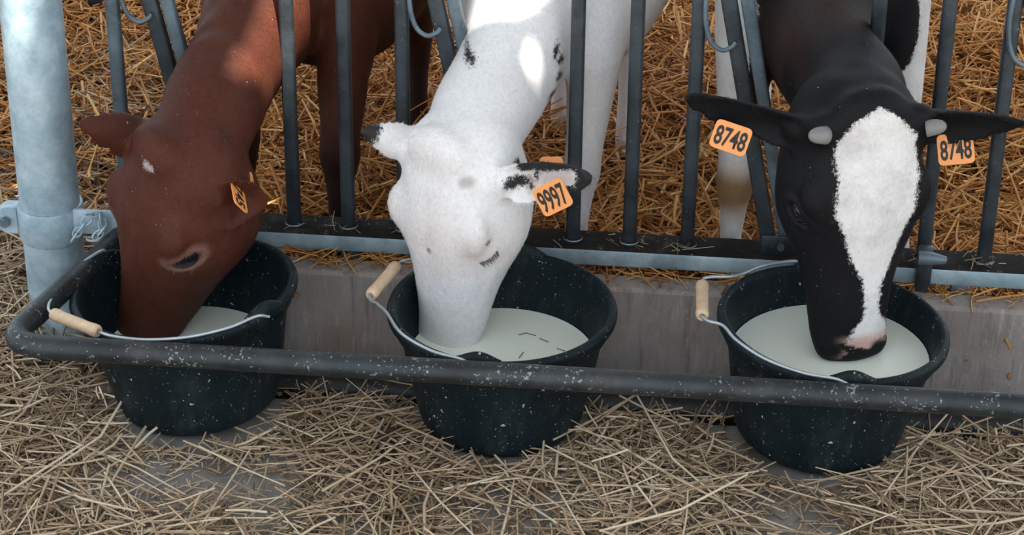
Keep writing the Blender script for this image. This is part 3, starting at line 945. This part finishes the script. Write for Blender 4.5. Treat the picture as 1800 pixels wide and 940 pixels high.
# black and white calf ------------------------------------------------
def paint_black(co, u, v, w, ears, no, lids):
    n = len(co); nz = fur_noise(co, 40, 3)*.006+fur_noise(co, 120, 4)*.003
    half = np.interp(u, [-.03, .0, .03, .09, .14, .18, .22, .26, .29, .312, .330, .345], [-.02, .030, .060, .064, .060, .048, .032, .018, .010, .013, .030, .033])
    cen = np.interp(u, [0, .1, .2, .27, .33, .4], [.002, .006, .010, .018, .020, .018])
    f = half-np.abs(v-cen)+nz
    f = np.minimum(f, .350-u+nz)
    f = np.where((w > -.055) & (u < .41) & (u > -.05), f, -.05)
    inhead = (u > -.06) & (u < .45) & (w > -.22) & (w < .06)
    # body: white legs and chest, black neck and a black patch
    x, y, z = co.T
    beyond = y-.40
    side = np.abs(x-.475)
    fb = np.minimum(y-.31+nz*2, np.maximum(side-.105, .40-z)+nz*3)
    pr = .07-np.sqrt(((x-.60)/.55)**2+((y-.44)/1.2)**2+((z-.53)/1.3)**2)          # black patch on the right shoulder
    pl = .035-np.sqrt(((x-.33)/.6)**2+((y-.45)/1)**2+((z-.575)/1.2)**2)
    fb = np.minimum(fb, -np.maximum(pr, pl)+nz)
    patch = np.where(inhead & (y < .3), f, fb)
    tint = np.zeros((n, 4))
    # stained knee
    st = np.exp(-(((x-.35)/.075)**2+((z-.250)/.050)**2+((y-.36)/.07)**2)**1.1)*1.0
    st = np.where((y > .3), st, 0)
    tint[:, :3] = (.27, .135, .040); tint[:, 3] = np.minimum(st*1.1, .92)
    # pink nose with black mottling
    nose = (u > .325) & (u < .42)
    pk = smooth01((u-.338)/.010)*np.exp(-((v-.014)/.036)**4)*smooth01((w+.075)/.012)
    mot = fur_noise(co, 170, 9)*.5+fur_noise(co, 90, 10)*.5
    edge = smooth01((mot+.24-(u-.352)*22)/.06)
    for sg in (-1, 1):
        edge = edge*(1-np.exp(-(((u-.364)/.010)**2+((v-sg*.034)/.013)**2)**2))
    k = np.where(nose, pk*edge*.9, 0)
    pink = np.array((.62, .40, .34))
    tint[:, :3] = np.where(k[:, None] > .01, pink, tint[:, :3]); tint[:, 3] = np.maximum(tint[:, 3], k)
    # reddish cast on the black neck hair
    rk = np.where((y > .12) & (side < .105) & (z > .40), .6*smooth01((fur_noise(co, 22, 6)+.25)/.5)*smooth01((y-.12)/.1), 0)
    m = rk > tint[:, 3]
    tint[m, :3] = (.040, .018, .012); tint[:, 3] = np.maximum(tint[:, 3], rk)
    return patch, tint

def black_extras(root, H, U, Vv, Wd, s, ears):
    ear_tag(root, (.339, -.022, .531), (1, -.02, -.30), (0.05, -1, .35), (.056, .043), '8748', 'orange ear tag reading 8748 on the ear at left', None, 1.15)
    ear_tag(root, (.677, .062, .491), (1, .0, .17), (0, -1, .35), (.054, .047), '8748', 'orange ear tag reading 8748 on the ear at right', None, 1.1)

black_cfg = dict(
    poll=(.552, .0, .562), tip=(.545, .004, .153), yaw=20, wide=1.03, loc=(.48, .6, .03),
    label='black calf with broad white blaze and stubby grey horns at the right bucket', mat=mat_coat('black_and_white_coat', (.0055, .0055, .007), (.74, .71, .69), .6, .18, .10),
    ears=[dict(base=(.030, -.080, -.055), tip=(.268, -.005, .585), face=(.1, -.9, -.35), w=.040, prof=[1.0, 1.0, .98, .92, .80, .62, .48, .25]),
          dict(base=(.030, .080, -.055), tip=(.772, .03, .555), face=(-.1, -.9, -.35), w=.040, prof=[1.0, 1.0, 1.0, .92, .70, .45, .26, .12])],
    neck=[((.525, .175, .515), .084, .090), ((.490, .28, .520), .080, .105), ((.475, .40, .535), .100, .130), ((.475, .55, .58), .13, .17)],
    torso=[((.475, .40, .52), .09, .10), ((.475, .46, .54), .145, .16), ((.48, .60, .57), .175, .215), ((.485, .8, .58), .19, .22), ((.49, 1.0, .59), .18, .20), ((.49, 1.15, .60), .14, .16), ((.49, 1.22, .60), .06, .07)],
    legs=[front_leg(.352, .375, xt=.36), front_leg(.640, .42, xt=.60), hind_leg(.40, 1.0), hind_leg(.58, 1.03)],
    paint=paint_black,
    extras=[horn_bud((.016, -.082, -.002), (-.20, -.85, .45), .0130, .025), horn_bud((.020, .084, -.002), (-.20, .85, .45), .0125, .022), black_extras])

# white calf ------------------------------------------------------------
def paint_white(co, u, v, w, ears, no, lids):
    n = len(co); x, y, z = co.T
    nz = fur_noise(co, 60, 21)*.006
    patch = np.full(n, -.05)
    # ears with black tips
    for ear, t0 in zip(ears, (.74, .55)):
        t, q, f = ear_coords(co, ear)
        ine = (t > .12) & (t < 1.2) & (np.abs(q) < 1.6) & (np.abs(f) < .05)
        fld = (t-t0)*ear[4]+nz*2
        if t0 == .55:       # the front ear: black upper band and tip, a dark streak near the head
            qt = q*np.sign(np.array(ear[2])[2])
            fld = (t-.80)*ear[4]+nz*2
            fld = np.maximum(fld, np.minimum((t-.30)*ear[4], (qt-.30)*.036)+nz)
            fld = np.maximum(fld, np.minimum((t-.66)*ear[4], (-.25-qt)*.036)+nz)
            fld = np.maximum(fld, .010-np.sqrt(((t-.25)*ear[4]/2.2)**2+((qt-.0)*.036)**2)+nz*.6)
        patch = np.where(ine, np.maximum(patch, fld), patch)
    # small dark specks on neck and cheek
    spots = [(-.075, .27, .545, .012, .004), (.055, .25, .52, .004, .012), (.062, .25, .50, .003, .008), (.060, .22, .47, .003, .009), (.050, .2, .44, .003, .010), (.043, .18, .42, .003, .008), (-.02, .0, .33, .003, .003), (-.115, -.0, .30, .003, .003)]
    for sx, sy, sz, rx, rz in spots:
        d = 1-np.sqrt(((x-sx)/max(rx, .004))**2+((z-sz)/max(rz, .004))**2)
        patch = np.where((y < .4) & (d > -3), np.maximum(patch, d*.006), patch)
    tint = np.zeros((n, 4))
    pinkish = .42*np.exp(-((u-.15)/.09)**2-((v-.015)/.05)**2)+.4*np.exp(-((u-.15)/.05)**2-((np.abs(v)-.085)/.03)**2)+.25*np.exp(-((u-.0)/.03)**2-(v/.05)**2)
    pinkish = np.where(w > -.12, pinkish, 0)
    legp = np.where((y > .3) & (z < .45), .25, 0)
    tint[:, :3] = (.60, .47, .42); tint[:, 3] = np.clip(np.maximum(pinkish, legp), 0, .6)
    hd_ = np.exp(-(((u-.030)/.011)**2+((v-.058)/.011)**2)**2)*.75*(w > -.06)
    m = hd_ > tint[:, 3]; tint[m, :3] = (.36, .32, .30); tint[:, 3] = np.maximum(tint[:, 3], hd_)
    ln = .85*lids
    m = ln > tint[:, 3]; tint[m, :3] = (.20, .12, .11); tint[:, 3] = np.maximum(tint[:, 3], ln)
    # pink hollow of ears
    for ear in ears:
        t, q, f = ear_coords(co, ear)
        k = np.where((t > .34) & (t < .8) & (np.abs(q) < .8) & (np.abs(f) < .03) & ((no @ np.array(ear[3])) > .3), .6*(1-np.abs(q)), 0)*(patch < 0)
        tint[:, 3] = np.maximum(tint[:, 3], k)
    return patch, tint
def white_extras(root, H, U, Vv, Wd, s, ears):
    ear_tag(root, (.079, -.045, .428), (1, -.1, .66), (0.1, -1, .40), (.052, .046), '9997', 'orange ear tag reading 9997 on the front ear', None, 1.25)
    rear_tag(root, (.071, .022, .440), (1, 0, .05), (0, -1, .4))
    rear_tag(root, (-.176, .080, .449), (1, .1, -.30), (0, -1, .4), (.042, .036))

white_cfg = dict(
    poll=(-.111, .0, .462), tip=(-.099, .05, .078), yaw=-31, deep=1.10, wide=1.0, horn=False, eye=(.162, .088, -.042), closed=True, roll=0, loc=(.03, .6, .03),
    label='white calf with black ear tips and closed eyes drinking from the middle bucket', mat=mat_coat('white_coat', (.80, .785, .785), (.020, .018, .020)),
    ears=[dict(base=(.030, -.078, -.055), tip=(-.222, .03, .487), face=(-.1, .9, -.4), w=.035, prof=[1.0, 1.0, .97, .86, .66, .44, .26, .12]),
          dict(base=(.035, .078, -.055), tip=(.139, -.01, .447), face=(-.25, -.9, -.1), w=.043)],
    neck=[((-.055, .16, .455), .078, .085), ((-.028, .28, .475), .080, .110), ((.0, .42, .53), .105, .14), ((.02, .56, .57), .13, .17)],
    torso=[((.02, .42, .50), .09, .10), ((.035, .48, .53), .15, .17), ((.06, .62, .56), .175, .215), ((.075, .78, .57), .175, .21), ((.08, .92, .58), .16, .19), ((.085, 1.04, .59), .12, .15), ((.09, 1.1, .59), .06, .07)],
    legs=[front_leg(.088, .385, xt=.115), front_leg(-.085, .44, xt=-.07), hind_leg(.148, .80, k=.9), hind_leg(.02, .90)],
    paint=paint_white,
    extras=[white_extras])

# brown calf --------------------------------------------------------------
def paint_brown(co, u, v, w, ears, no, lids):
    n = len(co); x, y, z = co.T
    patch = np.full(n, -.05)
    d = .010-np.sqrt(((u-.012)/1.0)**2+((v-.012)/1.8)**2)                     # pale mark on the poll
    patch = np.where(w > -.05, np.maximum(patch, d+fur_noise(co, 150, 31)*.006-.003), patch)
    tint = np.zeros((n, 4))
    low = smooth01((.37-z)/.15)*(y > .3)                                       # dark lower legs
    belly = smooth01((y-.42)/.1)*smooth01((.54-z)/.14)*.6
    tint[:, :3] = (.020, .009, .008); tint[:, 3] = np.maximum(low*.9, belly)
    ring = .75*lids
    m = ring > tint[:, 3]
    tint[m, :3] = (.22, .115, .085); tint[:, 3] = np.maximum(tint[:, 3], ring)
    dk = np.where((u > .24) & (u < .45) & (w > -.2) & (w < .1), .35*smooth01((u-.26)/.1), 0)
    m = dk > tint[:, 3]
    tint[m, :3] = (.045, .020, .014); tint[:, 3] = np.maximum(tint[:, 3], dk)
    return patch, tint
def brown_extras(root, H, U, Vv, Wd, s, ears):
    ear_tag(root, (-.408, -.005, .378), (.30, -.85, -.42), (.80, -.45, .1), (.045, .040), '745', 'orange ear tag half hidden inside the ear', None, 1.1)
    rear_tag(root, (-.408, .055, .372), (1, .1, .2), (.1, -1, .4), (.022, .036))

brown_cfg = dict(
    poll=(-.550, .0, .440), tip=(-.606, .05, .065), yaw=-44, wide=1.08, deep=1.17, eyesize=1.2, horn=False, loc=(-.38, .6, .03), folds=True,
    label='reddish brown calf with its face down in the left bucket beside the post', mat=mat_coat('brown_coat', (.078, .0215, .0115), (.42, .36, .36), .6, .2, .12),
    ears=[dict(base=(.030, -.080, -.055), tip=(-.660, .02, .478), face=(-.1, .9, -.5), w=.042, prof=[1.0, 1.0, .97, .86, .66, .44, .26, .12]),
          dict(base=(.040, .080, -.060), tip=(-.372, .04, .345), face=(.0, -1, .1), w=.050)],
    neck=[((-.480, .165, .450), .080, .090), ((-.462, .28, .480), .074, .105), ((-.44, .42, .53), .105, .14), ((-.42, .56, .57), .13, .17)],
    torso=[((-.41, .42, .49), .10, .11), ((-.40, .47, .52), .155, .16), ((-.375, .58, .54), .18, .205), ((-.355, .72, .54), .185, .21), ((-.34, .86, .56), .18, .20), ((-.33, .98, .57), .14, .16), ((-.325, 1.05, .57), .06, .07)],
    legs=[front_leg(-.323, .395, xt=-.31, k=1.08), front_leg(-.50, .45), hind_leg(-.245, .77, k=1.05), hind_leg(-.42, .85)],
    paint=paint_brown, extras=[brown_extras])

calf(brown_cfg); calf(white_cfg); calf(black_cfg)

# ------------------------------------------------------------------ straw
def straw(name, n, region, mat, lens, wid, tilt, lift, dens=None, seed=1, bend=.12, tone_pow=1.0, zoff=0.0, zfun=None):
    r = np.random.default_rng(seed)
    x = r.uniform(region[0], region[1], n); y = r.uniform(region[2], region[3], n)
    if dens is not None:
        keep = r.uniform(0, 1, n) < dens(x, y); x = x[keep]; y = y[keep]; n = len(x)
    L = r.gamma(2.2, lens/2.2, n).clip(.012, lens*3.2)
    wv = r.uniform(wid[0], wid[1], n)
    a = r.uniform(0, 2*np.pi, n)
    el = r.normal(0, tilt, n)
    dx = np.cos(a)*np.cos(el); dy = np.sin(a)*np.cos(el); dz = np.sin(el)
    z = (ground_z(x, y) if zfun is None else zfun(x, y))+zoff+r.uniform(0, 1, n)**1.5*lift+np.abs(dz)*L*.5+.002
    c = np.stack([x, y, z], 1); d = np.stack([dx, dy, dz], 1)
    side = np.stack([-np.sin(a), np.cos(a), np.zeros(n)], 1)
    up = np.cross(side, d)*-1
    bd = r.normal(0, bend, n)*L
    V = np.empty((n, 9, 3))
    for i, t in enumerate((-.5, 0, .5)):
        off = (d*(L*t)[:, None] + side*(bd*(0 if t == 0 else .5))[:, None])
        cc = c+off
        ws = wv*(1 if t <= 0 else .8)
        V[:, i*3+0] = cc+side*(ws*.5)[:, None]-up*(ws*.15)[:, None]
        V[:, i*3+1] = cc-side*(ws*.5)[:, None]-up*(ws*.15)[:, None]
        V[:, i*3+2] = cc+up*(ws*.38)[:, None]
    base = np.array([(0, 1, 4, 3), (1, 2, 5, 4), (2, 0, 3, 5), (3, 4, 7, 6), (4, 5, 8, 7), (5, 3, 6, 8)])
    F = (np.arange(n)[:, None, None]*9+base[None]).reshape(-1)
    nf = n*6
    me = bpy.data.meshes.new(name)
    me.vertices.add(n*9); me.vertices.foreach_set('co', V.ravel())
    me.loops.add(nf*4); me.loops.foreach_set('vertex_index', F.astype(np.int32))
    me.polygons.add(nf); me.polygons.foreach_set('loop_start', np.arange(0, nf*4, 4, dtype=np.int32))
    me.update(calc_edges=True)
    tone = np.clip(r.beta(1.6, 2.0, n)**tone_pow+.10*np.sin(x*9+3)*np.sin(y*7), 0, 1)
    at = me.attributes.new('tone', 'FLOAT', 'POINT'); at.data.foreach_set('value', np.repeat(tone, 9).astype(np.float32))
    o = link_mesh(name, me, mat, None, smooth=False)
    return o

bucketsxy = [(-.487, -.008), (0, 0), (.500, .004)]
def dens_floor(x, y):
    d = np.full(len(x), 1.0)
    for bx, by in bucketsxy:
        d = np.where(np.hypot(x-bx, y-by) < .145, 0, d)
    # scraped bare patches
    for px, py, sx, sy, k in ((-.40, -.22, .17, .075, .93), (-.52, -.27, .10, .06, .75), (.05, -.27, .13, .10, .82), (.46, -.26, .10, .13, .92), (.25, -.24, .06, .04, .6), (-.17, -.36, .07, .06, .6), (-.33, -.33, .06, .08, .7)):
        d *= 1-k*np.exp(-((x-px)/sx)**2-((y-py)/sy)**2)
    d = np.where((y > .165) & (x > -.72), 0, d)
    d *= np.where((y > .0) & (x > -.70), .30, 1)
    return np.clip(d, 0, 1)
o = straw('loose_straw', 30000, (-1.5, 1.7, -.95, .19), STRAW_FLOOR, .062, (.0018, .0048), .11, .022, dens_floor, 3, bend=.07)
tag(o, 'pale dusty straw scattered over the concrete around the buckets', 'straw', kind='stuff')
o = straw('chaff', 60000, (-1.5, 1.7, -.95, .19), STRAW_FLOOR, .019, (.0010, .0026), .12, .010, lambda x, y: np.clip(dens_floor(x, y)*1.0+.06*(y < -.12)*(np.hypot(x-.5, y) > .145)*(np.hypot(x, y) > .145)*(np.hypot(x+.487, y) > .145), 0, 1), 23, bend=.05)
tag(o, 'fine broken straw chaff on the concrete among the loose straw', 'straw', kind='stuff')
o = straw('long_stalks', 1500, (-1.5, 1.7, -.95, .02), STRAW_FLOOR, .15, (.003, .0058), .05, .014, dens_floor, 29, bend=.10, tone_pow=.45, zoff=.010)
tag(o, 'longer pale straw stalks lying on top of the straw in front', 'straw', kind='stuff')
def dens_left(x, y): return smooth01((-.70-x)/.06)*1.0
o = straw('heaped_straw', 11000, (-1.6, -.70, .10, 1.2), STRAW_FLOOR, .07, (.002, .0048), .22, .04, dens_left, 5, bend=.07)
tag(o, 'pale straw heaped on the ground left of the post', 'straw', kind='stuff')
def dens_bed(x, y): return np.where((x < -.68) & (y < .9), smooth01((y-.35)/.5)*.8, np.where(y < .25, .25, 1.0))
o = straw('straw_bedding', 72000, (-1.9, 2.1, .24, 2.3), STRAW_BED, .064, (.0028, .0070), .30, .06, dens_bed, 6, bend=.07)
tag(o, 'deep golden straw bedding of the pen behind the fence', 'straw', kind='stuff')
o = straw('bedding_chaff', 60000, (-1.9, 2.1, .24, 2.0), STRAW_BED, .024, (.0016, .0036), .3, .05, dens_bed, 26, bend=.05)
tag(o, 'short golden straw bits among the bedding behind the fence', 'straw', kind='stuff')
# wisps caught on the bottom rail and the kerb
o = straw('rail_wisps', 260, (-.55, 1.4, .250, .306), STRAW_FLOOR, .018, (.0008, .0020), .25, .004, lambda x, y: np.min(np.abs(x[:, None]-np.array(BARS)[None]), 1) < .03, 31, zfun=lambda x, y: 0*x+ZS)
tag(o, 'thin straw wisps caught around the bar feet on the rail', 'straw', kind='stuff')
o = straw('kerb_wisps', 420, (-.66, 1.6, .205, .235), STRAW_BED, .045, (.0015, .0035), .10, .006, None, 32, zfun=lambda x, y: 0*x+.148)
tag(o, 'straw bits lying along the top of the kerb', 'straw', kind='stuff')

# ------------------------------------------------------------------ manure clump beside the middle bucket
g = Geo()
rr = np.random.default_rng(5)
for k in range(16):
    a, d = rr.uniform(0, 6.28), rr.uniform(0, 1)**.6
    c = Vector((-.172+.030*d*math.cos(a), -.115+.055*d*math.sin(a), .010+.012*(1-d)))
    q = rr.uniform(.007, .014)
    g.ell(c, Vector((q*1.3, 0, 0)), Vector((0, q*1.2, 0)), Vector((0, 0, q*.8)), 10, 6)
tag(link_mesh('manure_clump', mesh_from(g.V, g.F), DUNG, None, origin=(-.172, -.115, 0)), 'dark brown manure clump on straw left of the middle bucket', 'manure')

# straw bits floating on the milk of the middle bucket
V = []; F = []
for pts in ([(.02, .065, .1193), (.032, .072, .1196), (.048, .066, .1193)], [(.055, .058, .1193), (.070, .048, .1195)], [(.028, -.005, .1193), (.033, .012, .1195)], [(.085, .03, .1193), (.098, .024, .1194)]):
    v_, f_ = tube_geo(pts, .0008, 5); b_ = len(V); V += v_; F += [tuple(x+b_ for x in f) for f in f_]
tag(link_mesh('floating_bits', mesh_from(V, F), BITS, None, origin=(.05, .04, .119)), 'few dark straw bits floating on the middle bucket of milk', 'straw', kind='stuff')

# dark posts further back in the pen
for x, y, lab in ((-1.003, 1.35, 'thin dark steel post standing in the bedding behind the first bars'), (-.985, .985, 'thin dark steel post at the far left edge behind the thick post')):
    p = empty('pen_post', (x, y, .0), lab, 'post', 'thin posts in the pen')
    sharp(link_mesh('shaft', box_mesh((x-.013, y-.013, .0), (x+.013, y+.013, 1.2), .004), BAR, p))
    sharp(link_mesh('post_cap', box_mesh((x-.016, y-.016, 1.2), (x+.016, y+.016, 1.212), .003), BAR, p))
